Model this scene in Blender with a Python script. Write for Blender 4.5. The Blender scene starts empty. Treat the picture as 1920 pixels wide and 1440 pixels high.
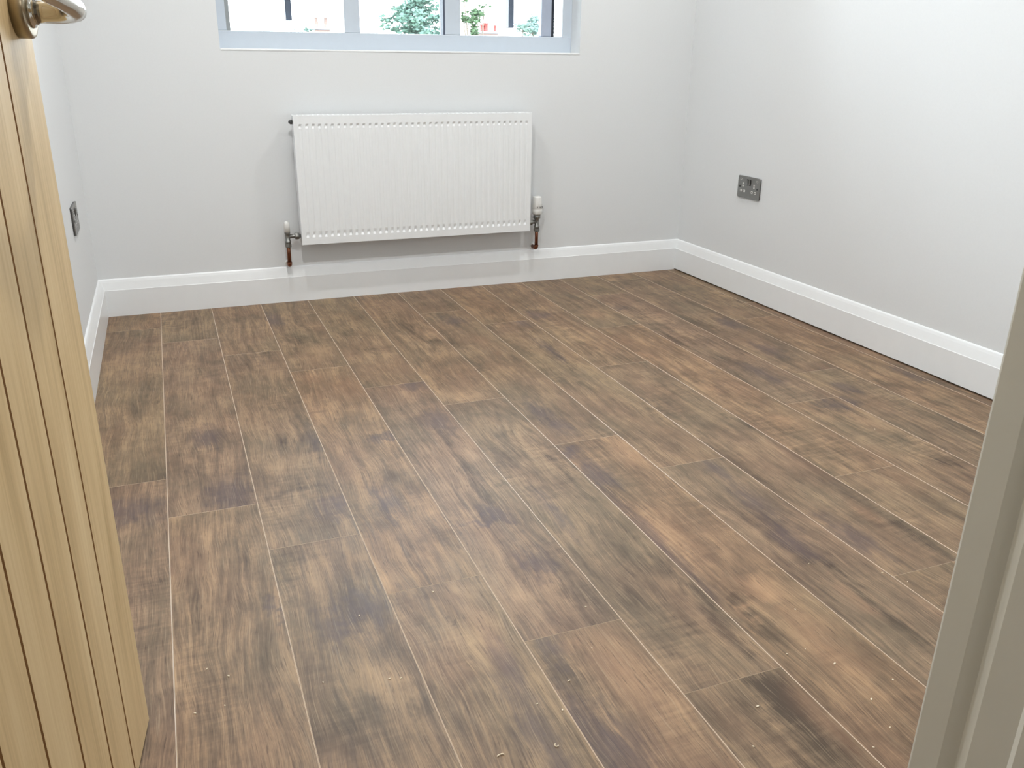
import bpy, bmesh, math, random
from mathutils import Vector, Matrix
random.seed(7)
C = bpy.context.scene.collection
scene = bpy.context.scene

# ---------------------------------------------------------------- camera
CP = Vector((0.2976, -3.6389, 0.9743)); YAW, PITCH, ROLL, FPX = 0.37558, 0.36177, 0.01164, 1621.7
cy, sy, cp_, sp_ = math.cos(YAW), math.sin(YAW), math.cos(PITCH), math.sin(PITCH)
fw = Vector((sy*cp_, cy*cp_, -sp_)); rt = Vector((cy, -sy, 0)); up = rt.cross(fw)
r2 = math.cos(ROLL)*rt + math.sin(ROLL)*up; u2 = -math.sin(ROLL)*rt + math.cos(ROLL)*up
cam = bpy.data.cameras.new('camera'); cam.sensor_width = 36; cam.lens = FPX/1920*36; cam.clip_start = 0.02; cam.clip_end = 300
co = bpy.data.objects.new('camera', cam); C.objects.link(co)
co.matrix_world = Matrix(((r2.x, u2.x, -fw.x, CP.x), (r2.y, u2.y, -fw.y, CP.y), (r2.z, u2.z, -fw.z, CP.z), (0, 0, 0, 1)))
scene.camera = co

# ---------------------------------------------------------------- sky, lamps, exposure
SKY = 15.0
w = bpy.data.worlds.new('sky'); scene.world = w; w.use_nodes = True
nt = w.node_tree; bg = nt.nodes['Background']
tc = nt.nodes.new('ShaderNodeTexCoord'); sx = nt.nodes.new('ShaderNodeSeparateXYZ'); cr = nt.nodes.new('ShaderNodeValToRGB')
nt.links.new(tc.outputs['Generated'], sx.inputs[0]); nt.links.new(sx.outputs['Z'], cr.inputs[0])
cr.color_ramp.elements[0].color = (0.86, 0.945, 1.0, 1); cr.color_ramp.elements[1].color = (0.66, 0.84, 1.0, 1)
nt.links.new(cr.outputs[0], bg.inputs['Color']); bg.inputs['Strength'].default_value = SKY

def downlight(name, x, y, z, watts, col=(1.0, 0.98, 0.955), r=0.022, spot=150):
    l = bpy.data.lights.new(name, 'SPOT'); l.energy = watts; l.color = col; l.shadow_soft_size = r
    l.spot_size = math.radians(spot); l.spot_blend = 0.6
    o = bpy.data.objects.new(name, l); C.objects.link(o); o.location = (x, y, z); return o
for (x, y, wt) in ((0.64, -0.75, 38), (2.02, -0.75, 43), (0.60, -2.08, 72), (2.02, -2.08, 18)):
    downlight('ceiling_lamp', x, y, 2.39, wt)
downlight('hall_lamp', 0.75, -4.3, 2.39, 23, (1.0, 0.955, 0.89))
pl = bpy.data.lights.new('window_portal', 'AREA'); pl.shape = 'RECTANGLE'; pl.size = 1.46; pl.size_y = 1.1
pl.cycles.is_portal = True
po = bpy.data.objects.new('window_portal', pl); C.objects.link(po); po.location = (1.285, 0.16, 1.55); po.rotation_euler = (math.radians(-90), 0, 0)
vs = scene.view_settings; vs.view_transform = 'Standard'; vs.look = 'None'; vs.gamma = 1.0; vs.exposure = 0.06; vs.use_curve_mapping = False

# ---------------------------------------------------------------- materials
def lin(r, g, b):
    f = lambda c: (c/255/12.92) if c/255 <= .04045 else ((c/255+.055)/1.055)**2.4
    return (f(r), f(g), f(b), 1)
class NT:
    def __init__(s, name):
        s.m = bpy.data.materials.new(name); s.m.use_nodes = True; s.t = s.m.node_tree; s.n = s.t.nodes
        s.b = s.n['Principled BSDF']
    def set(s, sock, v):
        if isinstance(v, bpy.types.NodeSocket): s.t.links.new(v, sock)
        else: sock.default_value = v
    def math(s, op, a, b=0.0, c=None, clamp=False):
        n = s.n.new('ShaderNodeMath'); n.operation = op; n.use_clamp = clamp
        s.set(n.inputs[0], a); s.set(n.inputs[1], b)
        if c is not None: s.set(n.inputs[2], c)
        return n.outputs[0]
    def vmath(s, op, a, b=(0, 0, 0)):
        n = s.n.new('ShaderNodeVectorMath'); n.operation = op
        s.set(n.inputs[0], a); s.set(n.inputs[1], b)
        return n.outputs['Value'] if op in ('LENGTH', 'DISTANCE', 'DOT_PRODUCT') else n.outputs[0]
    def noise(s, vec, scale, detail=3, rough=.5, dist=0.0):
        n = s.n.new('ShaderNodeTexNoise'); s.set(n.inputs['Vector'], vec)
        n.inputs['Scale'].default_value = scale; n.inputs['Detail'].default_value = detail
        n.inputs['Roughness'].default_value = rough; n.inputs['Distortion'].default_value = dist
        return n.outputs['Fac']
    def ramp(s, fac, stops):
        n = s.n.new('ShaderNodeValToRGB'); e = n.color_ramp.elements
        while len(e) < len(stops): e.new(0.5)
        for i, (p, c) in enumerate(stops): e[i].position = p; e[i].color = c if len(c) == 4 else (*c, 1)
        s.set(n.inputs[0], fac); return n.outputs[0]
    def mr(s, v, a, b, c=0.0, d=1.0, smooth=False):
        n = s.n.new('ShaderNodeMapRange'); n.clamp = True
        if smooth: n.interpolation_type = 'SMOOTHSTEP'
        s.set(n.inputs[0], v)
        for i, x in enumerate((a, b, c, d)): n.inputs[i+1].default_value = x
        return n.outputs[0]
    def mix(s, f, a, b, mode='MIX'):
        n = s.n.new('ShaderNodeMix'); n.data_type = 'RGBA'; n.blend_type = mode
        s.set(n.inputs[0], f); s.set(n.inputs[6], a); s.set(n.inputs[7], b); return n.outputs[2]
    def pos(s):
        return s.n.new('ShaderNodeNewGeometry').outputs['Position']
    def bump(s, h, strength, dist=.001):
        n = s.n.new('ShaderNodeBump'); n.inputs['Strength'].default_value = strength; n.inputs['Distance'].default_value = dist
        s.set(n.inputs['Height'], h); s.t.links.new(n.outputs[0], s.b.inputs['Normal'])
def simple(name, col, rough=.5, metal=0.0, bump=None, coat=0):
    t = NT(name); t.b.inputs['Base Color'].default_value = col; t.b.inputs['Roughness'].default_value = rough
    t.b.inputs['Metallic'].default_value = metal
    n = t.noise(t.pos(), bump[0] if bump else 40, 3)
    e = .008 if col[0] > .55 else .03
    c = t.mix(t.mr(n, .3, .7), tuple(x*(1-e) for x in col[:3])+(1,), tuple(min(1, x*(1+e)) for x in col[:3])+(1,))
    t.set(t.b.inputs['Base Color'], c)
    if bump: t.bump(n, bump[1], .001)
    return t.m
M = {}
M['wall'] = simple('wall_emulsion', lin(226, 229, 231), .62, bump=(160, .04))
M['hallwall'] = simple('hall_emulsion', lin(188, 180, 164), .7, bump=(160, .12))
M['ceiling'] = simple('ceiling_white', lin(236, 236, 234), .8)
M['gloss'] = simple('satin_white_woodwork', lin(240, 243, 245), .28, bump=(25, .03))
M['jamb'] = simple('jamb_undercoat', lin(220, 221, 214), .45, bump=(30, .04))
M['upvc'] = simple('white_upvc', lin(196, 206, 217), .25)
M['rad'] = simple('radiator_enamel', lin(238, 241, 243), .3)
M['steel'] = simple('brushed_steel', lin(150, 150, 148), .38, 1.0)
M['steeldark'] = simple('steel_rim', lin(96, 96, 96), .4, .8)
M['insert'] = simple('white_insert', lin(225, 225, 222), .4)
M['black'] = simple('black_plastic', lin(18, 18, 20), .4)
M['chrome'] = simple('polished_nickel', lin(205, 200, 190), .14, 1.0)
M['satin'] = simple('satin_nickel', lin(172, 160, 138), .32, 1.0)
M['copper'] = simple('tarnished_copper', lin(124, 80, 60), .38, .9)
M['brass'] = simple('dull_nickel_valve', lin(135, 135, 132), .4, .85)
M['gasket'] = simple('grey_gasket', lin(84, 92, 108), .6)
M['rebateshade'] = simple('grey_rebate_shade', lin(150, 156, 158), .5)  # grey that paints the shade inside the left gasket rebate
M['stile'] = simple('grey_blue_stile', lin(168, 178, 196), .4)
M['navy'] = simple('dark_blue_grey_paint', lin(28, 34, 46), .5)
M['floorbase'] = simple('underlay', lin(60, 48, 38), .9)
M['edge'] = simple('plank_bevel', lin(214, 192, 168), .3)
M['dust'] = simple('sawdust', lin(240, 226, 200), .8)
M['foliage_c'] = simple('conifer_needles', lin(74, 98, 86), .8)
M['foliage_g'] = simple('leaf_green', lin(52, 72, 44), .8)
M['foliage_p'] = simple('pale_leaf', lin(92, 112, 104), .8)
M['bark'] = simple('bark', lin(90, 80, 70), .9)
M['pot'] = simple('terracotta', lin(130, 56, 50), .8)
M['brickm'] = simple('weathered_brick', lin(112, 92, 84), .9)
M['slate'] = simple('roof_slate', lin(104, 104, 108), .8)
M['grass'] = simple('ground_grass', lin(110, 120, 90), .9)

# glass pane
t = NT('window_glass'); n = t.n; n.remove(t.b)
tr = n.new('ShaderNodeBsdfTransparent'); gl = n.new('ShaderNodeBsdfGlossy'); gl.inputs['Roughness'].default_value = .02
fr = n.new('ShaderNodeFresnel'); fr.inputs[0].default_value = 1.45; mx = n.new('ShaderNodeMixShader')
t.t.links.new(fr.outputs[0], mx.inputs[0]); t.t.links.new(tr.outputs[0], mx.inputs[1]); t.t.links.new(gl.outputs[0], mx.inputs[2])
t.t.links.new(mx.outputs[0], n['Material Output'].inputs[0]); M['glass'] = t.m

# oak door boards
def oak(name, seed):
    t = NT(name); P = t.vmath('ADD', t.pos(), (seed*3.1, seed*1.7, seed*5.3))
    g = t.noise(t.vmath('MULTIPLY', P, (1, 70, 2.2)), 2.2, 5, .6, .3)
    g2 = t.noise(t.vmath('MULTIPLY', P, (1, 9, .9)), 2.0, 2, .5, .6)
    c = t.ramp(t.math('ADD', t.math('MULTIPLY', g, .45), t.math('MULTIPLY', g2, .55)),
               [(.34, lin(190, 163, 118)), (.5, lin(212, 185, 139)), (.66, lin(224, 200, 156))])
    t.set(t.b.inputs['Base Color'], c); t.b.inputs['Roughness'].default_value = .5; t.bump(g, .12, .0005)
    return t.m
M['groove'] = simple('oak_groove', lin(138, 98, 54), .7)

# laminate planks: one material each, with its own printed figure (knots, stains, streaks)
FEAT = [tuple(float(x) for x in f.split(',')) for f in '''0.111,-0.242,.08,.12,-0.5,0;0.127,-0.688,.06,.08,0.3,0;0.149,-1.323,.05,.12,0.6,0;0.093,-1.190,.03,.1,-0.4,0;0.157,-1.527,.08,.05,-0.4,0;0.136,-1.719,.07,.05,-0.5,1;0.155,-1.917,.08,.05,0.4,0;0.161,-2.081,.08,.03,-0.5,0;0.175,-2.301,.06,.08,0.5,0;0.179,-2.386,.06,.03,-0.5,0;0.300,-0.235,.07,.05,-0.5,0;0.277,-0.900,.05,.12,0.5,0;0.326,-1.234,.05,.05,0.6,0;0.310,-1.345,.04,.05,-0.5,1;0.345,-1.714,.05,.07,-0.7,1;0.250,-1.707,.03,.1,0.3,0;0.411,-1.223,.02,.1,0.2,0;0.244,-2.054,.012,.12,-0.6,0;0.381,-2.190,.016,.016,-1.2,1;0.395,-2.231,.012,.016,-1.2,1;0.370,-2.159,.03,.1,-0.4,0;0.385,-2.349,.012,.12,0.6,0;0.285,-2.398,.05,.15,-0.3,0;0.281,-2.007,.04,.1,0.25,0;0.458,-0.214,.07,.04,-0.6,0;0.563,-0.538,.04,.05,0.5,0;0.447,-0.801,.04,.05,-0.5,0;0.560,-0.896,.04,.05,0.7,0;0.489,-1.049,.06,.03,-0.4,0;0.504,-1.433,.014,.015,-0.9,0;0.582,-1.480,.025,.07,-1,1;0.497,-1.588,.06,.04,0.5,0;0.513,-1.747,.08,.015,-0.6,0;0.442,-1.818,.05,.05,0.8,0;0.576,-1.854,.04,.04,-0.5,1;0.544,-2.260,.045,.04,-1,1;0.497,-2.295,.04,.035,-0.9,1;0.602,-2.187,.025,.1,0.7,0;0.489,-2.145,.025,.12,0.5,0;0.537,-2.143,.02,.06,-0.5,0;0.505,-2.524,.03,.02,-0.9,0;0.564,-2.533,.02,.025,-1,0;0.528,-2.517,.02,.03,0.6,0;0.429,-2.518,.04,.15,-0.3,0;0.570,-2.403,.02,.08,-0.4,0;0.489,-2.433,.05,.08,0.4,0;0.614,-0.268,.04,.08,-0.7,1;0.671,-0.576,.07,.02,-0.5,0;0.723,-0.723,.06,.06,0.6,2;0.662,-0.985,.05,.04,0.3,2;0.724,-1.109,.07,.1,-0.35,2;0.668,-1.745,.01,.3,-0.5,0;0.677,-2.195,.012,.15,-0.7,0;0.682,-1.852,.03,.06,-0.6,1;0.775,-1.513,.05,.02,-0.9,1;0.770,-1.352,.03,.08,0.4,0;0.781,-1.723,.03,.06,0.4,0;0.580,-1.982,.02,.1,0.35,0;0.717,-2.008,.04,.03,0.5,0;0.762,-2.061,.04,.03,-0.5,0;0.610,-2.266,.03,.04,-0.7,0;0.662,-2.285,.06,.03,-0.5,0;0.725,-2.271,.04,.05,0.7,0;0.692,-2.350,.012,.008,-1,0;0.739,-2.402,.03,.1,0.6,2;0.636,-2.473,.06,.06,-0.6,2;0.742,-2.527,.02,.08,-0.8,1;0.611,-2.612,.05,.1,-0.7,0;0.723,-2.666,.03,.08,-0.5,1;0.731,-2.579,.08,.03,0.4,0;0.872,-0.544,.05,.04,-0.7,0;0.903,-0.767,.04,.012,-0.9,0;0.841,-0.497,.01,.06,0.4,0;0.950,-0.771,.02,.02,-0.7,0;0.926,-0.665,.04,.04,0.4,0;0.939,-1.136,.05,.04,-0.5,1;0.932,-1.452,.045,.06,-0.7,1;0.917,-1.583,.01,.03,-1.1,0;0.914,-1.739,.01,.06,-1.2,0;0.906,-1.876,.012,.05,-1,0;0.902,-2.000,.035,.035,-1.2,1;0.867,-2.026,.06,.015,-0.8,1;0.965,-1.883,.02,.01,-0.9,0;0.864,-1.816,.04,.07,0.6,0;0.950,-1.685,.05,.05,0.3,0;0.911,-2.229,.035,.035,-1,1;0.919,-2.253,.02,.02,-0.6,1;0.865,-2.180,.01,.15,-0.5,0;0.817,-2.306,.06,.1,0.5,0;0.915,-2.342,.03,.05,-0.5,0;0.929,-2.385,.01,.08,-0.9,0;0.834,-2.486,.025,.035,-1.2,1;0.880,-2.487,.04,.03,0.4,2;0.838,-2.556,.03,.05,-0.7,0;0.927,-2.582,.05,.12,0.5,2;0.874,-2.605,.01,.12,-0.6,0;0.795,-2.668,.03,.06,-0.8,1;0.824,-2.739,.05,.06,-0.8,1;0.784,-2.543,.02,.08,0.4,0;1.088,-0.583,.04,.06,-0.6,0;1.163,-0.749,.06,.04,-0.6,0;1.069,-1.280,.05,.05,0.6,0;1.047,-1.069,.04,.08,-0.5,0;1.061,-1.499,.05,.05,0.5,0;1.067,-1.692,.03,.08,-0.5,0;1.148,-1.801,.012,.012,-1.1,0;1.158,-1.835,.01,.012,-1.1,0;1.166,-1.942,.01,.1,0.7,0;1.142,-1.948,.008,.1,-0.9,0;1.148,-2.117,.008,.12,-0.8,0;1.033,-2.048,.02,.08,-0.5,1;1.096,-2.242,.02,.12,-0.6,0;1.033,-2.242,.02,.08,0.5,0;1.144,-2.357,.015,.05,-1,0;1.166,-2.386,.008,.025,1,0;1.159,-2.433,.012,.06,-0.9,0;1.035,-2.443,.03,.06,-0.6,0;1.150,-2.558,.012,.05,-1.2,0;1.141,-2.624,.008,.07,-1.1,0;1.131,-2.548,.02,.1,0.6,0;1.027,-2.589,.05,.08,0.4,0;1.129,-2.708,.02,.03,-1.1,0;1.118,-2.764,.02,.12,-0.7,0;1.166,-2.820,.02,.08,0.6,2;1.062,-2.743,.02,.1,-0.4,0;1.283,-0.501,.05,.05,-0.6,1;1.200,-0.762,.02,.08,-0.7,0;1.301,-0.797,.03,.06,0.5,2;1.180,-1.004,.03,.05,-0.6,0;1.278,-1.151,.04,.06,0.4,0;1.235,-1.477,.03,.06,-0.8,1;1.246,-1.606,.03,.05,-0.5,1;1.207,-1.761,.03,.02,-1.1,1;1.211,-1.912,.04,.06,-0.7,1;1.346,-1.829,.04,.05,0.5,2;1.207,-2.058,.04,.06,-0.9,0;1.262,-2.036,.01,.02,0.9,0;1.227,-2.196,.05,.1,0.4,2;1.192,-2.232,.02,.15,-0.8,1;1.230,-2.482,.025,.02,-1.2,0;1.221,-2.521,.02,.015,0.6,2;1.214,-2.579,.02,.03,-1.2,0;1.288,-2.461,.05,.04,0.8,2;1.297,-2.610,.05,.05,0.4,2;1.167,-2.686,.05,.08,-0.8,0;1.282,-2.684,.04,.06,0.5,2;1.142,-2.799,.05,.08,-1,0;1.196,-2.879,.02,.08,-1,0;1.249,-2.774,.04,.04,0.3,0;1.459,-0.601,.02,.05,-0.5,0;1.305,-0.928,.02,.03,-0.5,2;1.479,-0.720,.03,.05,-0.5,0;1.518,-0.622,.03,.06,-0.6,1;1.494,-0.963,.02,.1,-0.8,1;1.550,-0.884,.02,.1,0.5,0;1.370,-1.289,.03,.06,0.3,0;1.479,-1.167,.008,.01,-1.2,0;1.454,-1.330,.007,.05,-1.3,0;1.485,-1.453,.008,.02,-1.1,0;1.498,-1.549,.02,.03,-0.7,0;1.431,-1.434,.04,.04,0.5,0;1.474,-1.803,.03,.06,-1,0;1.478,-1.649,.02,.06,0.4,0;1.505,-1.987,.02,.05,-1,1;1.492,-1.882,.03,.05,0.4,0;1.492,-2.162,.03,.08,-0.7,1;1.466,-2.333,.03,.06,-0.9,1;1.459,-2.377,.02,.04,-0.8,1;1.478,-2.454,.008,.02,-1.3,0;1.468,-2.585,.009,.09,-1.3,0;1.466,-2.681,.012,.06,-0.9,0;1.442,-2.557,.02,.05,0.5,2;1.385,-2.675,.03,.03,0.6,0;1.416,-2.719,.03,.06,0.4,0;1.642,-0.777,.06,.08,0.7,0;1.631,-0.542,.05,.05,-0.7,1;1.544,-1.246,.03,.08,0.6,0;1.652,-1.338,.04,.04,0.8,0;1.586,-1.646,.02,.08,-0.4,0;1.564,-1.873,.04,.06,0.4,0;1.574,-1.980,.03,.08,-0.8,0;1.573,-2.135,.03,.08,-0.7,0;1.577,-2.248,.04,.06,0.5,0;1.597,-2.381,.04,.06,-0.6,1;1.594,-2.449,.03,.05,0.5,0;1.859,-0.359,.03,.06,-0.7,0;1.846,-0.616,.04,.05,0.7,2;1.791,-0.969,.05,.06,-0.5,2;1.789,-1.130,.02,.02,0.5,2;1.822,-1.289,.05,.04,0.6,0;1.691,-1.550,.006,.1,-0.9,0;1.734,-1.712,.012,.02,-1.2,0;1.752,-1.776,.008,.03,-1.2,0;1.756,-1.960,.008,.1,-0.9,0;1.735,-1.898,.04,.05,0.5,0;1.764,-2.098,.008,.08,-0.8,0;1.737,-2.224,.03,.1,-0.5,0;1.705,-2.295,.02,.05,0.3,2;1.742,-2.410,.012,.06,-1,0;2.030,-0.273,.05,.04,-0.5,0;1.987,-0.556,.035,.02,-1,1;2.080,-0.571,.04,.04,0.6,0;2.044,-0.766,.03,.04,0.5,0;1.977,-1.035,.008,.12,-0.9,0;1.951,-1.218,.05,.05,0.7,2;1.811,-1.497,.03,.04,0.7,2;1.981,-1.455,.03,.05,-0.4,0;1.885,-1.796,.05,.04,0.5,2;1.975,-1.869,.02,.1,-0.5,0;1.961,-2.052,.04,.05,-0.5,2;1.922,-2.203,.05,.08,-0.6,2;1.931,-2.295,.03,.04,-0.5,0;2.213,-0.234,.05,.04,-0.7,0;2.165,-0.556,.04,.05,0.4,0;2.165,-0.808,.03,.08,-0.6,0;2.066,-0.851,.02,.02,0.4,0;2.093,-1.237,.03,.08,-0.5,0;2.063,-1.430,.03,.08,-0.6,1;2.087,-1.738,.05,.03,-1,1;2.157,-1.727,.03,.02,-0.9,1;2.090,-1.870,.03,.05,0.6,2;2.094,-2.028,.02,.12,-0.9,0;2.123,-2.146,.03,.05,-1,0;2.149,-2.048,.04,.06,0.3,0;2.355,-0.230,.05,.05,-0.6,0;2.317,-0.608,.03,.1,-0.6,0;2.293,-0.915,.04,.05,-0.8,1;2.237,-1.225,.04,.06,-0.7,1;2.181,-1.472,.04,.06,0.4,0;2.229,-1.621,.03,.03,-0.9,1;2.290,-1.718,.04,.06,0.7,0;2.250,-1.968,.03,.08,0.6,0;2.394,-0.398,.03,.03,-0.6,0;2.372,-0.799,.05,.05,0.3,0;2.312,-1.219,.04,.1,-0.4,0;2.319,-1.465,.05,.06,-0.5,0;2.370,-1.746,.05,.1,-0.7,0;2.520,-1.593,.02,.06,-0.6,1;2.340,-1.960,.05,.08,-0.7,0;2.352,-2.005,.02,.05,0.4,0'''.split(';')]
TONES = [(123, 102, 82), (129, 106, 84), (125, 103, 84), (127, 106, 84), (131, 106, 83), (124, 103, 82)]
def laminate(idx, x0, x1, y0, y1):
    t = NT('laminate_%d' % idx); rng = random.Random(idx*13+5)
    off = (rng.uniform(-20, 20), rng.uniform(-20, 20), rng.uniform(-20, 20))
    pos = t.pos(); P = t.vmath('ADD', pos, off)
    warp = t.noise(t.vmath('MULTIPLY', P, (6, 3, 1)), 2.0, 3, .6)
    wv = t.n.new('ShaderNodeCombineXYZ'); t.set(wv.inputs[0], t.math('MULTIPLY_ADD', warp, .10, -.05)); wv.inputs[2].default_value = 0
    warp2 = t.noise(t.vmath('MULTIPLY', P, (9, 7, 1)), 2.0, 3, .65)
    t.set(wv.inputs[1], t.math('MULTIPLY_ADD', warp2, .16, -.08))
    wq = t.n.new('ShaderNodeCombineXYZ'); t.set(wq.inputs[0], t.math('MULTIPLY_ADD', t.noise(t.vmath('MULTIPLY', P, (4, 1.6, 1)), 1.5, 2, .5), .07, -.035))
    Q = t.vmath('ADD', P, wq.outputs[0])
    fine = t.noise(t.vmath('MULTIPLY', Q, (230, 9, 1)), 1.0, 4, .75)
    mid = t.noise(t.vmath('MULTIPLY', Q, (34, 2.6, 1)), 1.0, 4, .6, .25)
    cloud = t.noise(t.vmath('MULTIPLY', P, (8, 6.5, 1)), 1.0, 5, .62, .2)
    saw = t.noise(t.vmath('MULTIPLY', P, (10, 70, 1)), 1.0, 3, .6)
    sawm = t.mr(t.noise(t.vmath('MULTIPLY', P, (5, 2.5, 1)), 1.0, 2), .5, .66)
    v = t.math('ADD', t.math('MULTIPLY_ADD', fine, .62, -.31), t.math('MULTIPLY_ADD', mid, .78, -.39))
    v = t.math('ADD', v, t.math('MULTIPLY_ADD', cloud, .74, -.37))
    v = t.math('ADD', v, t.math('MULTIPLY', t.math('MULTIPLY_ADD', saw, .6, -.3), sawm))
    v = t.math('ADD', v, t.math('MULTIPLY_ADD', t.noise(t.vmath('MULTIPLY', Q, (620, 13, 1)), 1.0, 3, .6), .55, -.275))
    cf = t.noise(t.vmath('MULTIPLY', P, (7.5, .75, 1)), 1.0, 1, .4)
    cm = t.mr(t.noise(t.vmath('MULTIPLY', P, (5, 1.8, 3)), 1.0, 1), .42, .60)
    cath = t.math('SINE', t.math('MULTIPLY_ADD', fine, 3.0, t.math('MULTIPLY', cf, 120.0)))
    v = t.math('MULTIPLY_ADD', t.math('MULTIPLY', cath, cm), .065, v)
    rip = t.noise(t.vmath('MULTIPLY', P, (38, 20, 1)), 1.0, 5, .7)
    v = t.math('ADD', v, t.math('MULTIPLY_ADD', rip, .45, -.225))
    hue_p = None; hue_r = None
    rough = t.math('MULTIPLY_ADD', t.math('ADD', rip, t.math('ADD', fine, mid)), 1.1, -1.65)
    wp = t.vmath('ADD', pos, t.vmath('MULTIPLY', wv.outputs[0], (.35, 1.3, 0)))
    for (fx, fy, rx, ry, s, k) in FEAT:
        if not (x0 <= fx < x1 and y0 <= fy < y1): continue
        k = int(k)
        d = t.vmath('LENGTH', t.vmath('MULTIPLY', t.vmath('SUBTRACT', wp, (fx, fy, 0)), (1/(rx*1.1), 1/(ry*1.5), 0)))
        m = t.mr(t.math('ADD', d, rough), 1.5, -.1, 0, 1, True)
        v = t.math('MULTIPLY_ADD', m, s*.24, v)
        if k == 1: hue_p = m if hue_p is None else t.math('MAXIMUM', hue_p, m)
        if k == 2: hue_r = m if hue_r is None else t.math('MAXIMUM', hue_r, m)
    v = t.math('ADD', v, .5)
    b = TONES[idx % 6]
    sc = lambda f, dr=0, dg=0, db=0: lin(b[0]*f+dr, b[1]*f+dg, b[2]*f+db)
    c = t.ramp(v, [(.06, sc(.60, 2, 0, 0)), (.30, sc(.82)), (.5, sc(1.0)), (.66, sc(1.17, 2, 2, 0)), (.90, sc(1.38, 2, 2, -2))])
    tint = t.noise(t.vmath('MULTIPLY', P, (6, 3, 1)), 1.0, 2)
    c = t.mix(t.mr(tint, .5, .72, 0, .30), c, lin(146, 112, 90), 'MIX')
    c = t.mix(t.mr(tint, .5, .3, 0, .22), c, lin(128, 118, 94), 'MIX')
    if hue_p is not None: c = t.mix(t.math('MULTIPLY', hue_p, .5), c, lin(98, 84, 86))
    if hue_r is not None: c = t.mix(t.math('MULTIPLY', hue_r, .24), c, lin(166, 124, 96))
    pore = t.noise(t.vmath('MULTIPLY', Q, (420, 22, 1)), 1.0, 2, .5)
    c = t.mix(t.mr(pore, .40, .28, 0, .6), c, lin(78, 62, 50))
    hl = t.noise(t.vmath('MULTIPLY', Q, (420, 9, 1)), 1.0, 3, .6)
    c = t.mix(t.mr(hl, .56, .74, 0, .38), c, lin(184, 162, 132))
    t.set(t.b.inputs['Base Color'], c)
    t.set(t.b.inputs['Roughness'], t.mr(fine, .3, .7, .44, .56)); t.b.inputs['Specular IOR Level'].default_value = .26
    t.bump(t.math('ADD', fine, pore), .10, .0005)
    return t.m

# ---------------------------------------------------------------- mesh helpers
def obj(name, bm, mats, parent=None, smooth=False, **props):
    me = bpy.data.meshes.new(name); bmesh.ops.recalc_face_normals(bm, faces=bm.faces[:]); bm.to_mesh(me); bm.free()
    for m in (mats if isinstance(mats, (list, tuple)) else [mats]): me.materials.append(m)
    if smooth:
        for p in me.polygons: p.use_smooth = True
    o = bpy.data.objects.new(name, me); C.objects.link(o)
    if parent:
        off, q = Vector((0, 0, 0)), parent
        while q is not None: off += q.location; q = q.parent
        me.transform(Matrix.Translation(-off)); o.parent = parent
    for k, v in props.items(): o[k] = v
    return o
def empty(name, loc=(0, 0, 0), rz=0, **props):
    o = bpy.data.objects.new(name, None); C.objects.link(o); o.location = loc; o.rotation_euler = (0, 0, rz)
    o.empty_display_size = .1
    for k, v in props.items(): o[k] = v
    return o
def box(bm, a, b, bev=0.0, mi=0):
    x0, y0, z0 = (min(a[i], b[i]) for i in range(3)); x1, y1, z1 = (max(a[i], b[i]) for i in range(3))
    vs_ = [bm.verts.new(p) for p in ((x0, y0, z0), (x1, y0, z0), (x1, y1, z0), (x0, y1, z0), (x0, y0, z1), (x1, y0, z1), (x1, y1, z1), (x0, y1, z1))]
    fs = [bm.faces.new([vs_[i] for i in q]) for q in ((0, 3, 2, 1), (4, 5, 6, 7), (0, 1, 5, 4), (1, 2, 6, 5), (2, 3, 7, 6), (3, 0, 4, 7))]
    for f in fs: f.material_index = mi
    if bev:
        es = {e for f in fs for e in f.edges}
        bmesh.ops.bevel(bm, geom=list(es), offset=bev, segments=2, profile=.6, affect='EDGES')
def mkbox(name, a, b, m, parent=None, bev=0.0, **pr):
    bm = bmesh.new(); box(bm, a, b, bev); return obj(name, bm, m, parent, **pr)
def frame_of(d):
    d = d.normalized(); a = Vector((0, 0, 1)) if abs(d.z) < .9 else Vector((1, 0, 0))
    u = d.cross(a).normalized(); return u, d.cross(u).normalized()
def tube(bm, pts, radii, seg=16, caps=True, squash=None, upv=None):
    pts = [Vector(p) for p in pts]
    if not isinstance(radii, (list, tuple)): radii = [radii]*len(pts)
    rings = []; pu = None
    for i, p in enumerate(pts):
        d = (pts[min(i+1, len(pts)-1)] - pts[max(i-1, 0)])
        if d.length < 1e-9: d = Vector((0, 0, 1))
        d.normalize()
        if upv is not None: u = (Vector(upv) - d*Vector(upv).dot(d)).normalized()
        elif pu is None: u, _ = frame_of(d)
        else: u = (pu - d*pu.dot(d)).normalized()
        pu = u; vv = d.cross(u)
        ra = radii[i]; rb = ra if squash is None else squash[i]
        rings.append([bm.verts.new(p + u*ra*math.cos(2*math.pi*k/seg) + vv*rb*math.sin(2*math.pi*k/seg)) for k in range(seg)])
    for a, b in zip(rings, rings[1:]):
        for k in range(seg): bm.faces.new((a[k], a[(k+1) % seg], b[(k+1) % seg], b[k]))
    if caps: bm.faces.new(rings[0][::-1]); bm.faces.new(rings[-1])
def lathe(bm, base, axis, prof, seg=24):
    """prof: list of (distance along axis, radius)"""
    base = Vector(base); axis = Vector(axis).normalized(); u, v = frame_of(axis); rings = []
    for d, r in prof:
        rings.append([bm.verts.new(base + axis*d + (u*math.cos(2*math.pi*k/seg) + v*math.sin(2*math.pi*k/seg))*max(r, 1e-5)) for k in range(seg)])
    for a, b in zip(rings, rings[1:]):
        for k in range(seg): bm.faces.new((a[k], a[(k+1) % seg], b[(k+1) % seg], b[k]))
    bm.faces.new(rings[0][::-1]); bm.faces.new(rings[-1])
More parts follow.
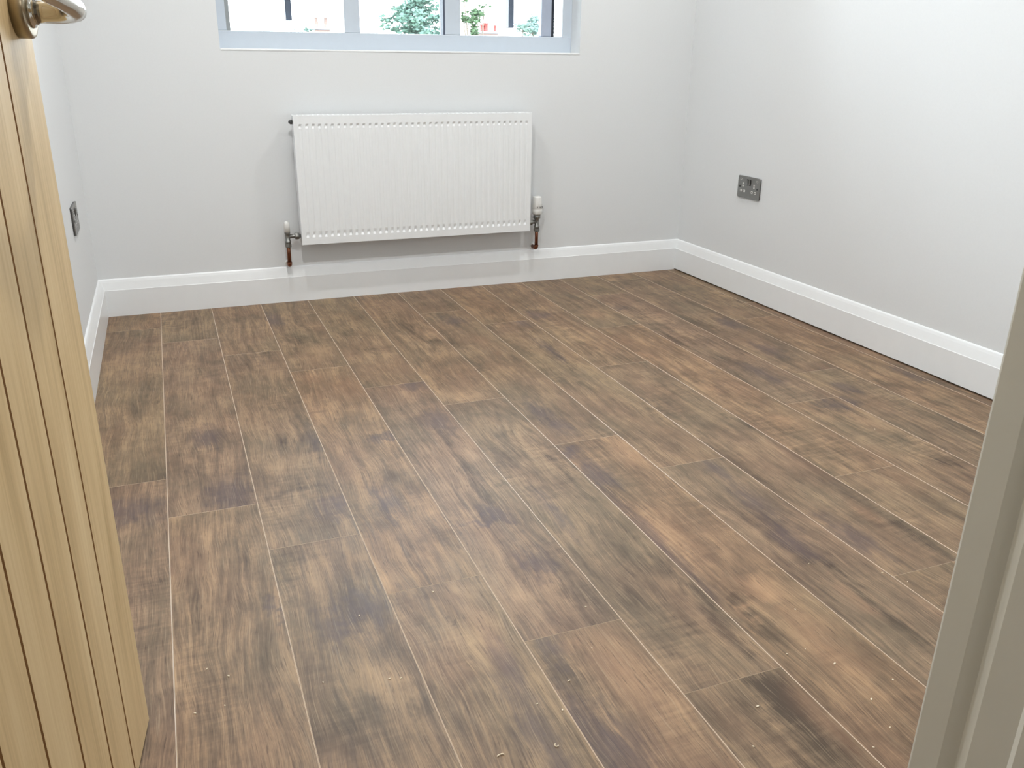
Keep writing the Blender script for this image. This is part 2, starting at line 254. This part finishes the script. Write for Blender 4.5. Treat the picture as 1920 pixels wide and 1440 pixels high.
def extrude_profile(bm, prof, p0, p1, inward, cut0=0.0, cut1=0.0):
    """prof (depth, z) swept p0->p1; ends mitred by cut*depth"""
    p0, p1, inward = Vector(p0), Vector(p1), Vector(inward); d = (p1-p0).normalized()
    A = [bm.verts.new(p0 + inward*a + d*a*cut0 + Vector((0, 0, z))) for a, z in prof]
    B = [bm.verts.new(p1 + inward*a - d*a*cut1 + Vector((0, 0, z))) for a, z in prof]
    n = len(prof)
    for i in range(n): bm.faces.new((A[i], A[(i+1) % n], B[(i+1) % n], B[i]))
    bm.faces.new(A[::-1]); bm.faces.new(B)

# ---------------------------------------------------------------- room shell
W, YD, H = 2.598, -3.214, 2.4          # width, door wall plane, ceiling
TS, HS, HB = 0.0187, 0.1468, 0.105     # skirting thickness, height, bevel start
WX0, WX1, WZ0, WZ1 = 0.540, 2.030, 0.985, 2.10
JX0, JX1, JH = 0.060, 0.844, 2.03      # door opening
S = 'structure'
floor = mkbox('floor', (-.3, -5.2, -.12), (W+.3, .0, -.012), M['floorbase'], kind=S)
bm = bmesh.new()
box(bm, (-.3, 0, -3), (WX0, .28, 3.2)); box(bm, (WX1, 0, -3), (W+.3, .28, 3.2)); box(bm, (WX0, 0, -3), (WX1, .28, WZ0)); box(bm, (WX0, 0, WZ1), (WX1, .28, 3.2))
obj('wall_back', bm, M['wall'], kind=S)
mkbox('wall_left', (-.2, -5.2, -.1), (0, 0, H), M['wall'], kind=S)
mkbox('wall_right', (W, -5.2, -.1), (W+.2, 0, H), M['wall'], kind=S)
mkbox('ceiling', (-.2, -5.2, H), (W+.2, 0, H+.15), M['ceiling'], kind=S)
bm = bmesh.new(); T = .135
box(bm, (0, YD-T+.002, -.01), (JX0-.03, YD-.002, H)); box(bm, (JX1+.03, YD-T+.002, -.01), (W, YD-.002, H)); box(bm, (JX0-.03, YD-T+.002, JH+.03), (JX1+.03, YD-.002, H))
obj('wall_front', bm, M['wall'], kind=S)
mkbox('wall_hall', (-.2, -5.3, -.1), (W+.2, -5.1, H), M['hallwall'], kind=S)
mkbox('wall_hall_right', (1.35, -5.1, 0), (1.45, YD-T, H), M['hallwall'], kind=S)

# skirting boards
PROF = [(0, 0), (TS, 0), (TS, HB-.001), (TS-.0015, HB+.0005), (TS-.0100, HB+.029), (TS-.0135, HS-.004), (TS-.0165, HS-.0010), (0, HS)]
bm = bmesh.new(); extrude_profile(bm, PROF, (0, 0, 0), (W, 0, 0), (0, -1, 0), 1, 1); obj('baseboard_back', bm, M['gloss'], kind=S)
bm = bmesh.new(); extrude_profile(bm, PROF, (0, 0, 0), (0, YD, 0), (1, 0, 0), 1, 0); obj('baseboard_left', bm, M['gloss'], kind=S)
PR = [(a, z if i not in (0, 1) else .0055) for i, (a, z) in enumerate(PROF)]
bm = bmesh.new(); extrude_profile(bm, PR, (W, 0, 0), (W, YD, 0), (-1, 0, 0), 1, 0); obj('baseboard_right', bm, M['gloss'], kind=S)

# laminate planks
BX, BP, PL = 0.20896, 0.19413, 1.335
joints = {0: -1.572, 1: -1.775, 2: -1.99, 3: -2.232, 4: -1.125, 5: -1.342, 6: -1.713, 7: -1.933, 8: -2.527, 9: -.792, 10: -.35, 11: -1.47, 12: -.87, 13: -2.0}
def plank(i, x0, x1, y0, y1, idx):
    g, b, d = .0002, .0008, .0004; bm = bmesh.new()
    x0 += g; x1 -= g; y0 += g; y1 -= g; be = .0003
    lo = [bm.verts.new(p) for p in ((x0, y0, -.008), (x1, y0, -.008), (x1, y1, -.008), (x0, y1, -.008))]
    mi = [bm.verts.new(p) for p in ((x0, y0, -d), (x1, y0, -d), (x1, y1, -d), (x0, y1, -d))]
    tp = [bm.verts.new(p) for p in ((x0+b, y0+be, 0), (x1-b, y0+be, 0), (x1-b, y1-be, 0), (x0+b, y1-be, 0))]
    bm.faces.new(tp)
    for k in range(4):
        f = bm.faces.new((mi[k], mi[(k+1) % 4], tp[(k+1) % 4], tp[k])); f.material_index = 1
        bm.faces.new((lo[k], lo[(k+1) % 4], mi[(k+1) % 4], mi[k])).material_index = 1
    bm.faces.new(lo[::-1])
    obj('plank', bm, [laminate(idx, x0, x1, y0, y1), M['edge']], floor)
idx = 0
for i in range(14):
    x0 = BX+(i-1)*BP; x1 = x0+BP
    x0 = max(x0, .004); x1 = min(x1, W-.004)
    j = joints[i]; ys = [j+k*PL for k in range(-4, 5)]
    ys = sorted(y for y in ys if -4.6 < y < -.02); ys = [-4.7]+ys+[-.004]
    for a, b in zip(ys, ys[1:]):
        if b < -3.6 and (x0 > 1.4): continue
        plank(i, x0, x1, a, b, idx); idx += 1

# ---------------------------------------------------------------- window
win = empty('window_1', (WX0, 0, WZ0), kind=S)
FD = .09
def wbar(name, x0, x1, z0, z1, y0=FD, y1=FD+.07, m='upvc', bev=.003, p=win): return mkbox(name, (x0, y0, z0), (x1, y1, z1), M[m], p, bev)
bm = bmesh.new()
box(bm, (WX0, FD, WZ0+.006), (WX1, FD+.07, 1.057), .003)
box(bm, (WX0, FD, 1.057), (.5775, FD+.07, WZ1-.05), .002); box(bm, (1.9731+.012, FD, 1.057), (WX1, FD+.07, WZ1-.05), .002)
box(bm, (WX0, FD, WZ1-.05), (WX1, FD+.07, WZ1), .002)
frame = obj('window_frame', bm, M['upvc'], win)
wbar('mullion', 1.030, 1.094, 1.057, WZ1-.05); wbar('mullion', 1.4505, 1.5185, 1.057, WZ1-.05)
mkbox('window_board', (WX0-.0, -.0015, WZ0), (WX1, FD, WZ0+.0075), M['gloss'], win, .002)
mkbox('shaded_rebate', (.5775, FD+.004, 1.0575), (.5925, FD+.05, WZ1-.05), M['rebateshade'], win)  # added grey strip, its colour stands in for the shaded frame rebate
mkbox('gasket', (1.443, FD+.004, 1.0575), (1.4505, FD+.05, WZ1-.05), M['gasket'], win)
mkbox('casement_stile', (1.888, FD+.006, 1.0575), (1.936, FD+.04, WZ1-.05), M['stile'], win, .004)
mkbox('gasket', (1.936, FD+.006, 1.0575), (1.9475, FD+.04, WZ1-.05), M['navy'], win)
for a, b in ((.594, 1.030), (1.094, 1.443), (1.5185, 1.985)):
    mkbox('glass_pane', (a, FD+.048, 1.052), (b, FD+.052, WZ1-.045), M['glass'], win)
for xa, zb in ((.836, 1.105), (1.829, 1.097)):
    mkbox('outer_post', (xa, .34, zb), (xa+.026, .385, WZ1+.1), M['navy'], win, .002, label='dark blue-grey vertical bar outside the glass')
mkbox('outer_rail', (.4, .281, WZ1+.08), (2.2, .40, WZ1+.16), M['upvc'], win)

# ---------------------------------------------------------------- radiator
RX, RW, RZ, RH, RF, RB = .777, 1.0, .249, .500, -.085, -.030
rad = empty('radiator', (RX+RW/2, RB, RZ), label='white ribbed panel radiator under the window with copper pipes', category='radiator')
bm = bmesh.new(); NF = 39; P = RW/(NF+1)
xs = [(0.0, 0)]
for k in range(NF):
    c = P*(k+1)
    for dx, dd in ((-.0070, 0), (-.0045, .8), (-.0025, 1), (.0025, 1), (.0045, .8), (.0070, 0)): xs.append((c+dx, dd))
xs.append((RW, 0))
zs = [(0, 0), (.028, 0), (.037, 2.9), (.040, 3.0), (.052, 1), (RH-.046, 1), (RH-.038, 2.6), (RH-.036, 2.6), (RH-.028, 0), (RH, 0)]
DEP = .0016
grid = [[bm.verts.new((RX+x, RF+DEP*d*e, RZ+z)) for x, d in xs] for z, e in zs]
for a, b in zip(grid, grid[1:]):
    for k in range(len(xs)-1): bm.faces.new((a[k], a[k+1], b[k+1], b[k]))
# folded rim
def rim(loop):
    back = [bm.verts.new((v.co.x, RF+.012, v.co.z)) for v in loop]
    for k in range(len(loop)-1): bm.faces.new((loop[k], back[k], back[k+1], loop[k+1]))
rim(grid[0]); rim(grid[-1]); rim([g[0] for g in grid]); rim([g[-1] for g in grid])
obj('front_panel', bm, M['rad'], rad)
mkbox('back_panel', (RX+.004, RF+.012, RZ+.004), (RX+RW-.004, RF+.020, RZ+RH-.004), M['rad'], rad)
bm = bmesh.new()
for k in range(60):
    x = RX+.012+k*(RW-.024)/60; box(bm, (x, RF+.02, RZ+.03), (x+.002, RB-.002, RZ+RH-.03))
obj('convector_fins', bm, M['rad'], rad, kind='stuff')
for x in (RX+.0005, RX+RW-.0025): mkbox('side_panel', (x, RF+.012, RZ+.03), (x+.002, RB, RZ+RH), M['rad'], rad, .0006)
bm = bmesh.new()
box(bm, (RX, RF+.001, RZ+RH), (RX+RW, RF+.007, RZ+RH+.004), .001); box(bm, (RX, RB-.006, RZ+RH), (RX+RW, RB, RZ+RH+.004), .001)
for k in range(51):
    x = RX+k*(RW-.006)/50; box(bm, (x, RF+.007, RZ+RH), (x+.006, RB-.006, RZ+RH+.003))
obj('top_grille', bm, M['rad'], rad)
bm = bmesh.new(); lathe(bm, (RX-.001, -.058, RZ+RH-.022), (-1, 0, 0), [(0, .009), (.008, .009), (.009, .006), (.013, .006), (.014, .003)], 12)
obj('bleed_valve', bm, M['steeldark'], rad, True)
for x in (RX+.12, RX+RW-.14):
    bm = bmesh.new(); box(bm, (x, RB, RZ+.02), (x+.03, -.001, RZ+.06)); box(bm, (x, RB, RZ+RH-.08), (x+.03, -.001, RZ+RH-.04)); box(bm, (x, -.004, RZ+.02), (x+.03, -.001, RZ+RH-.04))
    obj('wall_bracket', bm, M['rad'], rad)
VY = -.050
def valve(xr, side, hot):
    """xr radiator side x, side -1 left / +1 right"""
    vx = xr+side*.052 if not hot else xr+side*.046; zc = RZ+.032
    v = None
    bm = bmesh.new()
    lathe(bm, (vx, VY, zc-.030), (0, 0, 1), [(0, .0115), (.012, .0125), (.0125, .0100), (.040, .0100), (.042, .0115), (.050, .0115)], 16)
    tube(bm, [(vx, VY, zc), (xr, VY, zc)], .0085, 12)
    v = obj('thermostatic_valve' if hot else 'lockshield_valve', bm, M['brass'], rad, True)
    bm = bmesh.new(); lathe(bm, (xr+side*.006, VY, zc), (side, 0, 0), [(0, .013), (.006, .0145), (.016, .0145), (.018, .010)], 6); obj('union_nut', bm, M['brass'], v)
    bm = bmesh.new(); lathe(bm, (vx, VY, zc-.044), (0, 0, 1), [(0, .0115), (.003, .0135), (.014, .0135), (.016, .010)], 6); obj('compression_nut', bm, M['brass'], v)
    bm = bmesh.new()
    if hot:
        lathe(bm, (vx, VY, zc+.032), (0, 0, 1), [(0, .015), (.003, .0205), (.010, .0235), (.024, .0245), (.0255, .0235), (.0275, .0235), (.029, .0245), (.052, .0220), (.076, .0195), (.080, .0180), (.082, .012)], 28)
        obj('thermostatic_head', bm, M['insert'], v, True, label='white plastic thermostat cap')
        bm = bmesh.new(); lathe(bm, (vx, VY, zc+.014), (0, 0, 1), [(0, .012), (.003, .016), (.016, .016), (.018, .012)], 16); obj('collar_ring', bm, M['brass'], v, True)
        bm = bmesh.new()
        for a in (-1.9, -1.35, -.8): 
            px, py = vx+.0242*math.cos(a), VY+.0242*math.sin(a); box(bm, (px-.0012, py-.0012, zc+.0645), (px+.0012, py+.0012, zc+.0705))
        obj('scale_mark', bm, M['black'], v)
    else:
        lathe(bm, (vx, VY, zc+.018), (0, 0, 1), [(0, .0120), (.026, .0118), (.036, .0105), (.042, .007), (.044, .002)], 20); obj('valve_cap', bm, M['insert'], v, True, label='white plastic cap')
    # pipe: down, small-radius elbow, back into the wall
    zb = .162; bm = bmesh.new(); R_ = .014
    tube(bm, [(vx, VY, zc-.03), (vx, VY, zb+R_)], .0078, 14)
    pts = [(vx - side*0.0*0, VY + R_ - R_*math.cos(a), zb+R_-R_*math.sin(a)) for a in [math.pi/2*k/6 for k in range(7)]]
    tube(bm, pts+[(vx, -.0005, zb)], [.0098]*7+[.0078], 14)
    obj('copper_pipe', bm, M['copper'], v, True)
    bm = bmesh.new(); lathe(bm, (vx, -.0005, zb), (0, -1, 0), [(0, .0135), (.003, .0135), (.004, .009)], 16); obj('pipe_collar', bm, M['insert'], v, True)
valve(RX, -1, False); valve(RX+RW, 1, True)

# ---------------------------------------------------------------- sockets
def socket(loc, rz, label):
    s = empty('wall_socket', (0, 0, 0), 0, label=label, category='socket')
    rot = Matrix.Rotation(rz, 4, 'Z'); made = []
    def part(name, bm, m, smooth=False): o = obj(name, bm, m, None, smooth); made.append(o); return o
    w2, h2 = .0765, .0455
    def rr(bm, x0, x1, z0, z1, y, r, n=5):
        out = []
        for (cx, cz, a0) in ((x1-r, z1-r, 0), (x0+r, z1-r, 90), (x0+r, z0+r, 180), (x1-r, z0+r, 270)):
            for k in range(n+1):
                a = math.radians(a0+90*k/n); out.append(bm.verts.new((cx+r*math.cos(a), y, cz+r*math.sin(a))))
        return out
    def slab(x0, x1, z0, z1, y0, y1, r, ins=0):
        bm = bmesh.new(); A = rr(bm, x0, x1, z0, z1, y0, r); B = rr(bm, x0+ins, x1-ins, z0+ins, z1-ins, y1, max(r-ins*.5, .0003)); n = len(A)
        for k in range(n): bm.faces.new((A[k], A[(k+1) % n], B[(k+1) % n], B[k]))
        bm.faces.new(B); bm.faces.new(A[::-1]); return bm
    part('back_box', slab(-w2+.002, w2-.002, -h2+.002, h2-.002, 0, -.0055, .004), M['steeldark'])
    part('faceplate', slab(-w2, w2, -h2, h2, -.0055, -.0078, .006, .0012), M['steel'])
    for sx_ in (-1, 1):
        bm = bmesh.new(); lathe(bm, (sx_*.0605, -.0078, .0), (0, -1, 0), [(0, .0042), (.0012, .0040), (.0014, .002)], 14) 
        part('fixing_screw', bm, M['steeldark'], False)
        cx = sx_*.038
        part('earth_slot', slab(cx-.0045, cx+.0045, .001, .017, -.0078, -.0084, .002), M['insert'])
        part('slot_hole', slab(cx-.002, cx+.002, .0045, .0135, -.0084, -.0088, .001), M['black'])
        for q in (-1, 1):
            c2 = cx+q*.0112
            part('pin_slot', slab(c2-.0062, c2+.0062, -.0215, -.0115, -.0078, -.0084, .003), M['insert'])
            part('slot_hole', slab(c2-.0026, c2+.0026, -.0188, -.0142, -.0084, -.0088, .001), M['black'])
        part('usb_port', slab(sx_*.056-.0055, sx_*.056+.0055, .0275, .0345, -.0078, -.0084, .0015), M['insert'])
        part('slot_hole', slab(sx_*.056-.0038, sx_*.056+.0038, .0289, .0331, -.0084, -.0088, .001), M['black'])
        bm = slab(sx_*.0085-.0055, sx_*.0085+.0055, .008, .034, -.0078, -.0082, .001); part('switch_surround', bm, M['black'])
        bm = bmesh.new(); x = sx_*.0085
        vs4 = [bm.verts.new(p) for p in ((x-.004, -.0082, .010), (x+.004, -.0082, .010), (x+.004, -.0082, .032), (x-.004, -.0082, .032), (x-.004, -.0098, .011), (x+.004, -.0098, .011), (x+.004, -.0130, .031), (x-.004, -.0130, .031))]
        for q in ((0, 1, 2, 3), (4, 5, 6, 7), (0, 1, 5, 4), (1, 2, 6, 5), (2, 3, 7, 6), (3, 0, 4, 7)): bm.faces.new([vs4[k] for k in q])
        part('rocker_switch', bm, M['steel'])
    for o in made: o.parent = s
    s.location = loc; s.rotation_euler = (0, 0, rz)
socket((W, -.532, .465), -math.pi/2, 'brushed steel double socket with white-rimmed slots on the right wall')
socket((0, -.515, .470), math.pi/2, 'brushed steel double socket on the left wall just past the door edge')

# ---------------------------------------------------------------- door frame
def vert_prof(name, prof, z0, z1, m, lean=0):
    bm = bmesh.new(); sh = lambda z: -(z-.39)*lean
    A = [bm.verts.new((x, y+sh(z0), z0)) for x, y in prof]; B = [bm.verts.new((x, y+sh(z1), z1)) for x, y in prof]; n = len(prof)
    for k in range(n): bm.faces.new((A[k], A[(k+1) % n], B[(k+1) % n], B[k]))
    bm.faces.new(A[::-1]); bm.faces.new(B); return obj(name, bm, m, kind=S)
J = JX1; YF = YD+.0005; YB = YD-T
vert_prof('trim_1', [(J+.03, YF), (J+.0025, YF), (J+.0006, YF-.0007), (J, YF-.0025), (J, -3.2410), (J+.0045, -3.2530), (J+.0008, -3.2640), (J+.0008, -3.2960), (J-.003, -3.3020), (J-.0035, YB), (J+.03, YB)], 0, JH, M['jamb'], .0085)
K = JX0
vert_prof('trim_2', [(K-.03, YF), (K, YF), (K, -3.255), (K+.012, -3.255), (K+.012, -3.29), (K, -3.29), (K, YB), (K-.03, YB)], 0, JH, M['jamb'])
mkbox('trim_3', (K-.03, YB, JH), (J+.03, YF, JH+.03), M['jamb'], kind=S)
mkbox('trim_4', (J+.034, YD-.0015, 0), (J+.090, YD+.016, JH+.09), M['gloss'], bev=.004, kind=S)   # architrave on the room side, right

# ---------------------------------------------------------------- door leaf (open against the left wall)
PHI = .1315; FE = Vector((.1719, -2.4389, 0)); LW, LT, LZ0, LZ1 = .762, .035, .008, 1.989
# local frame: +x out of the visible face, +y towards the free edge; origin at free edge bottom of the visible face
door = bpy.data.objects.new('door_1', None)
bm = bmesh.new(); box(bm, (-LT, -LW, LZ0), (-.0035, 0, LZ1)); 
door = obj('door_1', bm, M['groove'], kind=S)
door.location = FE; door.rotation_euler = (0, 0, -PHI)
def dobj(name, bm, m, parent, smooth=False, **pr):
    o = obj(name, bm, m, None, smooth, **pr); o.parent = parent; return o
cuts = [0, .124]
while cuts[-1]+.0954 < LW-.07: cuts.append(cuts[-1]+.0954)
cuts.append(LW); G = .0007
for k, (a, b) in enumerate(zip(cuts, cuts[1:])):
    y1 = -a-(G if k else 0); y0 = -b+(G if k < len(cuts)-2 else 0); bm = bmesh.new(); V = .0022
    A = [bm.verts.new(p) for p in ((-.0035, y0, LZ0), (-.0035, y1, LZ0), (-.0035, y1, LZ1), (-.0035, y0, LZ1))]
    B = [bm.verts.new(p) for p in ((-V*.8, y0, LZ0), (-V*.8, y1, LZ0), (-V*.8, y1, LZ1), (-V*.8, y0, LZ1))]
    D = [bm.verts.new(p) for p in ((0, y0+V, LZ0), (0, y1-V, LZ0), (0, y1-V, LZ1), (0, y0+V, LZ1))]
    for q in range(4):
        bm.faces.new((A[q], A[(q+1) % 4], B[(q+1) % 4], B[q])).material_index = 1; bm.faces.new((B[q], B[(q+1) % 4], D[(q+1) % 4], D[q])).material_index = 1 if not (k == 0 and q == 1) else 0
    bm.faces.new(D); bm.faces.new(A[::-1])
    dobj('door_board', bm, [oak('oak_%d' % k, k+1), M['groove']], door)
# lever handle
HY, HZ = -.050, 1.0145
bm = bmesh.new(); lathe(bm, (0, HY, HZ), (1, 0, 0), [(0, .0275), (.0130, .0275), (.0148, .0262), (.0150, .024)], 40)
rose = dobj('door_handle', bm, M['satin'], door, True)
bm = bmesh.new(); lathe(bm, (.0150, HY, HZ), (1, 0, 0), [(0, .0170), (.0025, .0165), (.003, .0135), (.0055, .0130), (.006, .0140)], 28); dobj('neck_collar', bm, M['chrome'], rose, True)
bm = bmesh.new()
path = [(.019, 0, 0), (.030, 0, 0), (.044, 0, 0), (.054, -.003, .001), (.061, -.011, .002), (.064, -.026, .004), (.063, -.050, .007), (.060, -.080, .011), (.056, -.108, .014), (.054, -.120, .015)]
ra = [.0120, .0120, .0120, .0122, .0120, .0112, .0105, .0100, .0092, .004]
rb = [.0125, .0125, .0130, .0135, .0130, .0110, .0085, .0070, .0060, .002]
tube(bm, [(x, HY+y, HZ+z) for x, y, z in path], ra, 24, True, rb, upv=(0, .12, 1))
dobj('lever', bm, M['chrome'], rose, True)
for z in (.2, 1.0, 1.78):
    bm = bmesh.new(); tube(bm, [(-.002, -LW-.004, z), (-.002, -LW-.004, z+.1)], .006, 12); dobj('hinge', bm, M['chrome'], door)

# ---------------------------------------------------------------- sawdust specks
SP = [(0.752,-2.614),(0.823,-2.582),(0.784,-2.641),(0.897,-2.518),(1.25,-2.652),(1.439,-2.429),(1.558,-2.509),(1.582,-2.552),(1.21,-2.653),(1.309,-2.55),(1.082,-2.744),(1.266,-2.796),(1.248,-2.856),(1.193,-2.88),(1.023,-2.814),(0.533,-2.282),(0.544,-2.472),(0.562,-2.477),(0.683,-2.256),(0.439,-2.442),(0.261,-2.34),(0.294,-2.371),(0.283,-2.442),(0.238,-2.444),(1.335,-2.771),(1.271,-2.703),(0.94,-2.404),(2.077,-1.926)]
bm = bmesh.new()
for (x, y) in SP:
    r = random.uniform(.0012, .0022); a = random.random()*3
    m = Matrix.Translation((x, y, r*.5)) @ Matrix.Rotation(a, 4, 'Z') @ Matrix.Diagonal((1.5, .8, .6, 1))
    bmesh.ops.create_icosphere(bm, subdivisions=1, radius=r, matrix=m)
obj('wood_dust', bm, M['dust'], label='pale wood dust specks scattered on the laminate floor', category='dust', kind='stuff')
for (x, y, a0, r, L, lab) in ((.658, -2.699, .3, .006, 2.6, 'larger pale wood shaving on the floor near the bottom edge'), (.745, -2.707, 1.8, .0035, 3.6, 'tiny curled pale shaving right of the larger shaving')):
    bm = bmesh.new(); tube(bm, [(x+r*math.cos(a0+L*k/8), y+r*.8*math.sin(a0+L*k/8), .0012+.0006*math.sin(k)) for k in range(9)], [.0004]+[.0010]*7+[.0004], 6)
    obj('wood_shaving', bm, M['dust'], label=lab, category='shaving')

# ---------------------------------------------------------------- outside
mkbox('ground_outside', (-40, .4, -3.2), (60, 80, -3.0), M['grass'], kind=S)
def leaf_cloud(bm, pts, size, rng):
    for p in pts:
        n = Vector((rng.uniform(-1, 1), rng.uniform(-1, 1), rng.uniform(-.4, 1))).normalized(); u, v = frame_of(n); s = size*rng.uniform(.6, 1.3)
        p = Vector(p); a = bm.verts.new(p-u*s); b = bm.verts.new(p+v*s*.45); c = bm.verts.new(p+u*s); d = bm.verts.new(p-v*s*.45)
        bm.faces.new((a, b, c, d))
def conifer(loc, top, rbase, label, seed, dens=5200):
    rng = random.Random(seed); root = empty('conifer_tree', loc, label=label, category='tree'); x, y, z0 = loc; Hh = top-z0
    bm = bmesh.new(); tube(bm, [(x, y, z0), (x, y, top-.3)], [.16, .02], 8); obj('trunk', bm, M['bark'], root)
    bm = bmesh.new(); pts = []
    nb = 200
    for b in range(nb):
        f = (b/nb)**.85; z = top-.05-f*(Hh-1.2); R = rbase*min(1, (top-z)/1.05)**.8*rng.uniform(.62, 1.15)+.05; a = rng.uniform(0, 6.283)
        k = int(dens/nb*(.4+f))
        for _ in range(k):
            t_ = rng.random()**.7; rr_ = R*t_; pts.append((x+rr_*math.cos(a)+rng.gauss(0, .07), y+rr_*math.sin(a)+rng.gauss(0, .07), z+.22*t_*R+rng.gauss(0, .05)))
    leaf_cloud(bm, pts, .075, rng); obj('foliage', bm, M['foliage_c'], root, kind='stuff')
conifer((7.5, 22, -3), 2.7, 1.0, 'pale green conifer tree seen through the middle pane', 3, 26000)
def leafy(name, loc, blobs, size, mat, label, seed, trunk=True):
    rng = random.Random(seed); root = empty(name, loc, label=label, category='tree' if 'tree' in name else 'bush')
    x, y, z = loc; bm = bmesh.new(); tube(bm, [(x, y, z), (x+.05, y, blobs[0][2]-.1)], [.08, .03], 8)
    for b in blobs: tube(bm, [(x+.05, y, z+(b[2]-z)*.5), (b[0], b[1], b[2])], [.03, .012], 6)
    obj('trunk', bm, M['bark'], root)
    bm = bmesh.new(); pts = []
    for (bx, by, bz, rx_, rz_, n_) in blobs:
        for _ in range(n_): pts.append((bx+rng.gauss(0, rx_*.5), by+rng.gauss(0, rx_*.5), bz+rng.gauss(0, rz_*.5)))
    leaf_cloud(bm, pts, size, rng); obj('foliage', bm, M[mat], root, kind='stuff')
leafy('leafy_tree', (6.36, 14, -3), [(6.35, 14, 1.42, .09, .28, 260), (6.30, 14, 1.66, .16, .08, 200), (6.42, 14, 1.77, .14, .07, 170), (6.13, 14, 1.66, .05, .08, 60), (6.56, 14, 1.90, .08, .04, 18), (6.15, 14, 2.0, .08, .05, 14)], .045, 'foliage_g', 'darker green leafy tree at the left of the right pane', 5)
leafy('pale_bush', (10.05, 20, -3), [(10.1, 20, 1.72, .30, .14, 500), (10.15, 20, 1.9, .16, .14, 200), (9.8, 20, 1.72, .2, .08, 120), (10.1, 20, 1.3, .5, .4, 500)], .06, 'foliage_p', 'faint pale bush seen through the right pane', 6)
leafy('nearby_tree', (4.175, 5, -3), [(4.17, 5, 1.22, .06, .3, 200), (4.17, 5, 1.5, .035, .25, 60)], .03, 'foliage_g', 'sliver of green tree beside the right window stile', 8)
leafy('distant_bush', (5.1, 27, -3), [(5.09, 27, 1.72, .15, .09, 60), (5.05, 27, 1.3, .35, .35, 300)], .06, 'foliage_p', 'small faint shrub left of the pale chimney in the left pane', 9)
def house(loc, w_, cx, cyy, z0, z1, hw, pots, potm, label):
    x, y = loc; root = empty('house', (x, y, -3), label=label, category='house')
    mkbox('wall', (x-w_, y, -3), (x+w_, y+5, .35), M['brickm'], root)
    bm = bmesh.new(); a = [bm.verts.new(p) for p in ((x-w_-.3, y-.3, .3), (x+w_+.3, y-.3, .3), (x+w_+.3, y+5.3, .3), (x-w_-.3, y+5.3, .3), (x-w_-.3, y+2.5, 1.55), (x+w_+.3, y+2.5, 1.55))]
    for q in ((0, 1, 5, 4), (2, 3, 4, 5), (0, 4, 3), (1, 2, 5), (0, 3, 2, 1)): bm.faces.new([a[k] for k in q])
    obj('roof', bm, M['slate'], root)
    n_ = max(3, int((z1-z0-.1)/.09)); h = (z1-z0-.08)/n_; bm = bmesh.new()
    for k in range(n_):
        o = .006 if k % 2 else 0; box(bm, (cx-hw+o, cyy+o, z0+k*h), (cx+hw-o, cyy+.5-o, z0+(k+1)*h-.006))
    st = obj('chimney_stack', bm, M['brickm'], root)
    mkbox('chimney_cap', (cx-hw-.03, cyy-.03, z1-.08), (cx+hw+.03, cyy+.53, z1), M['slate'], st)
    for (px, ph, pr_) in pots:
        bm = bmesh.new(); lathe(bm, (px, cyy+.2, z1), (0, 0, 1), [(0, pr_*1.05), (.03, pr_), (ph-.06, pr_*.85), (ph-.05, pr_*1.15), (ph-.01, pr_*1.15), (ph, pr_*.9)], 14); obj('chimney_pot', bm, potm, st, True)
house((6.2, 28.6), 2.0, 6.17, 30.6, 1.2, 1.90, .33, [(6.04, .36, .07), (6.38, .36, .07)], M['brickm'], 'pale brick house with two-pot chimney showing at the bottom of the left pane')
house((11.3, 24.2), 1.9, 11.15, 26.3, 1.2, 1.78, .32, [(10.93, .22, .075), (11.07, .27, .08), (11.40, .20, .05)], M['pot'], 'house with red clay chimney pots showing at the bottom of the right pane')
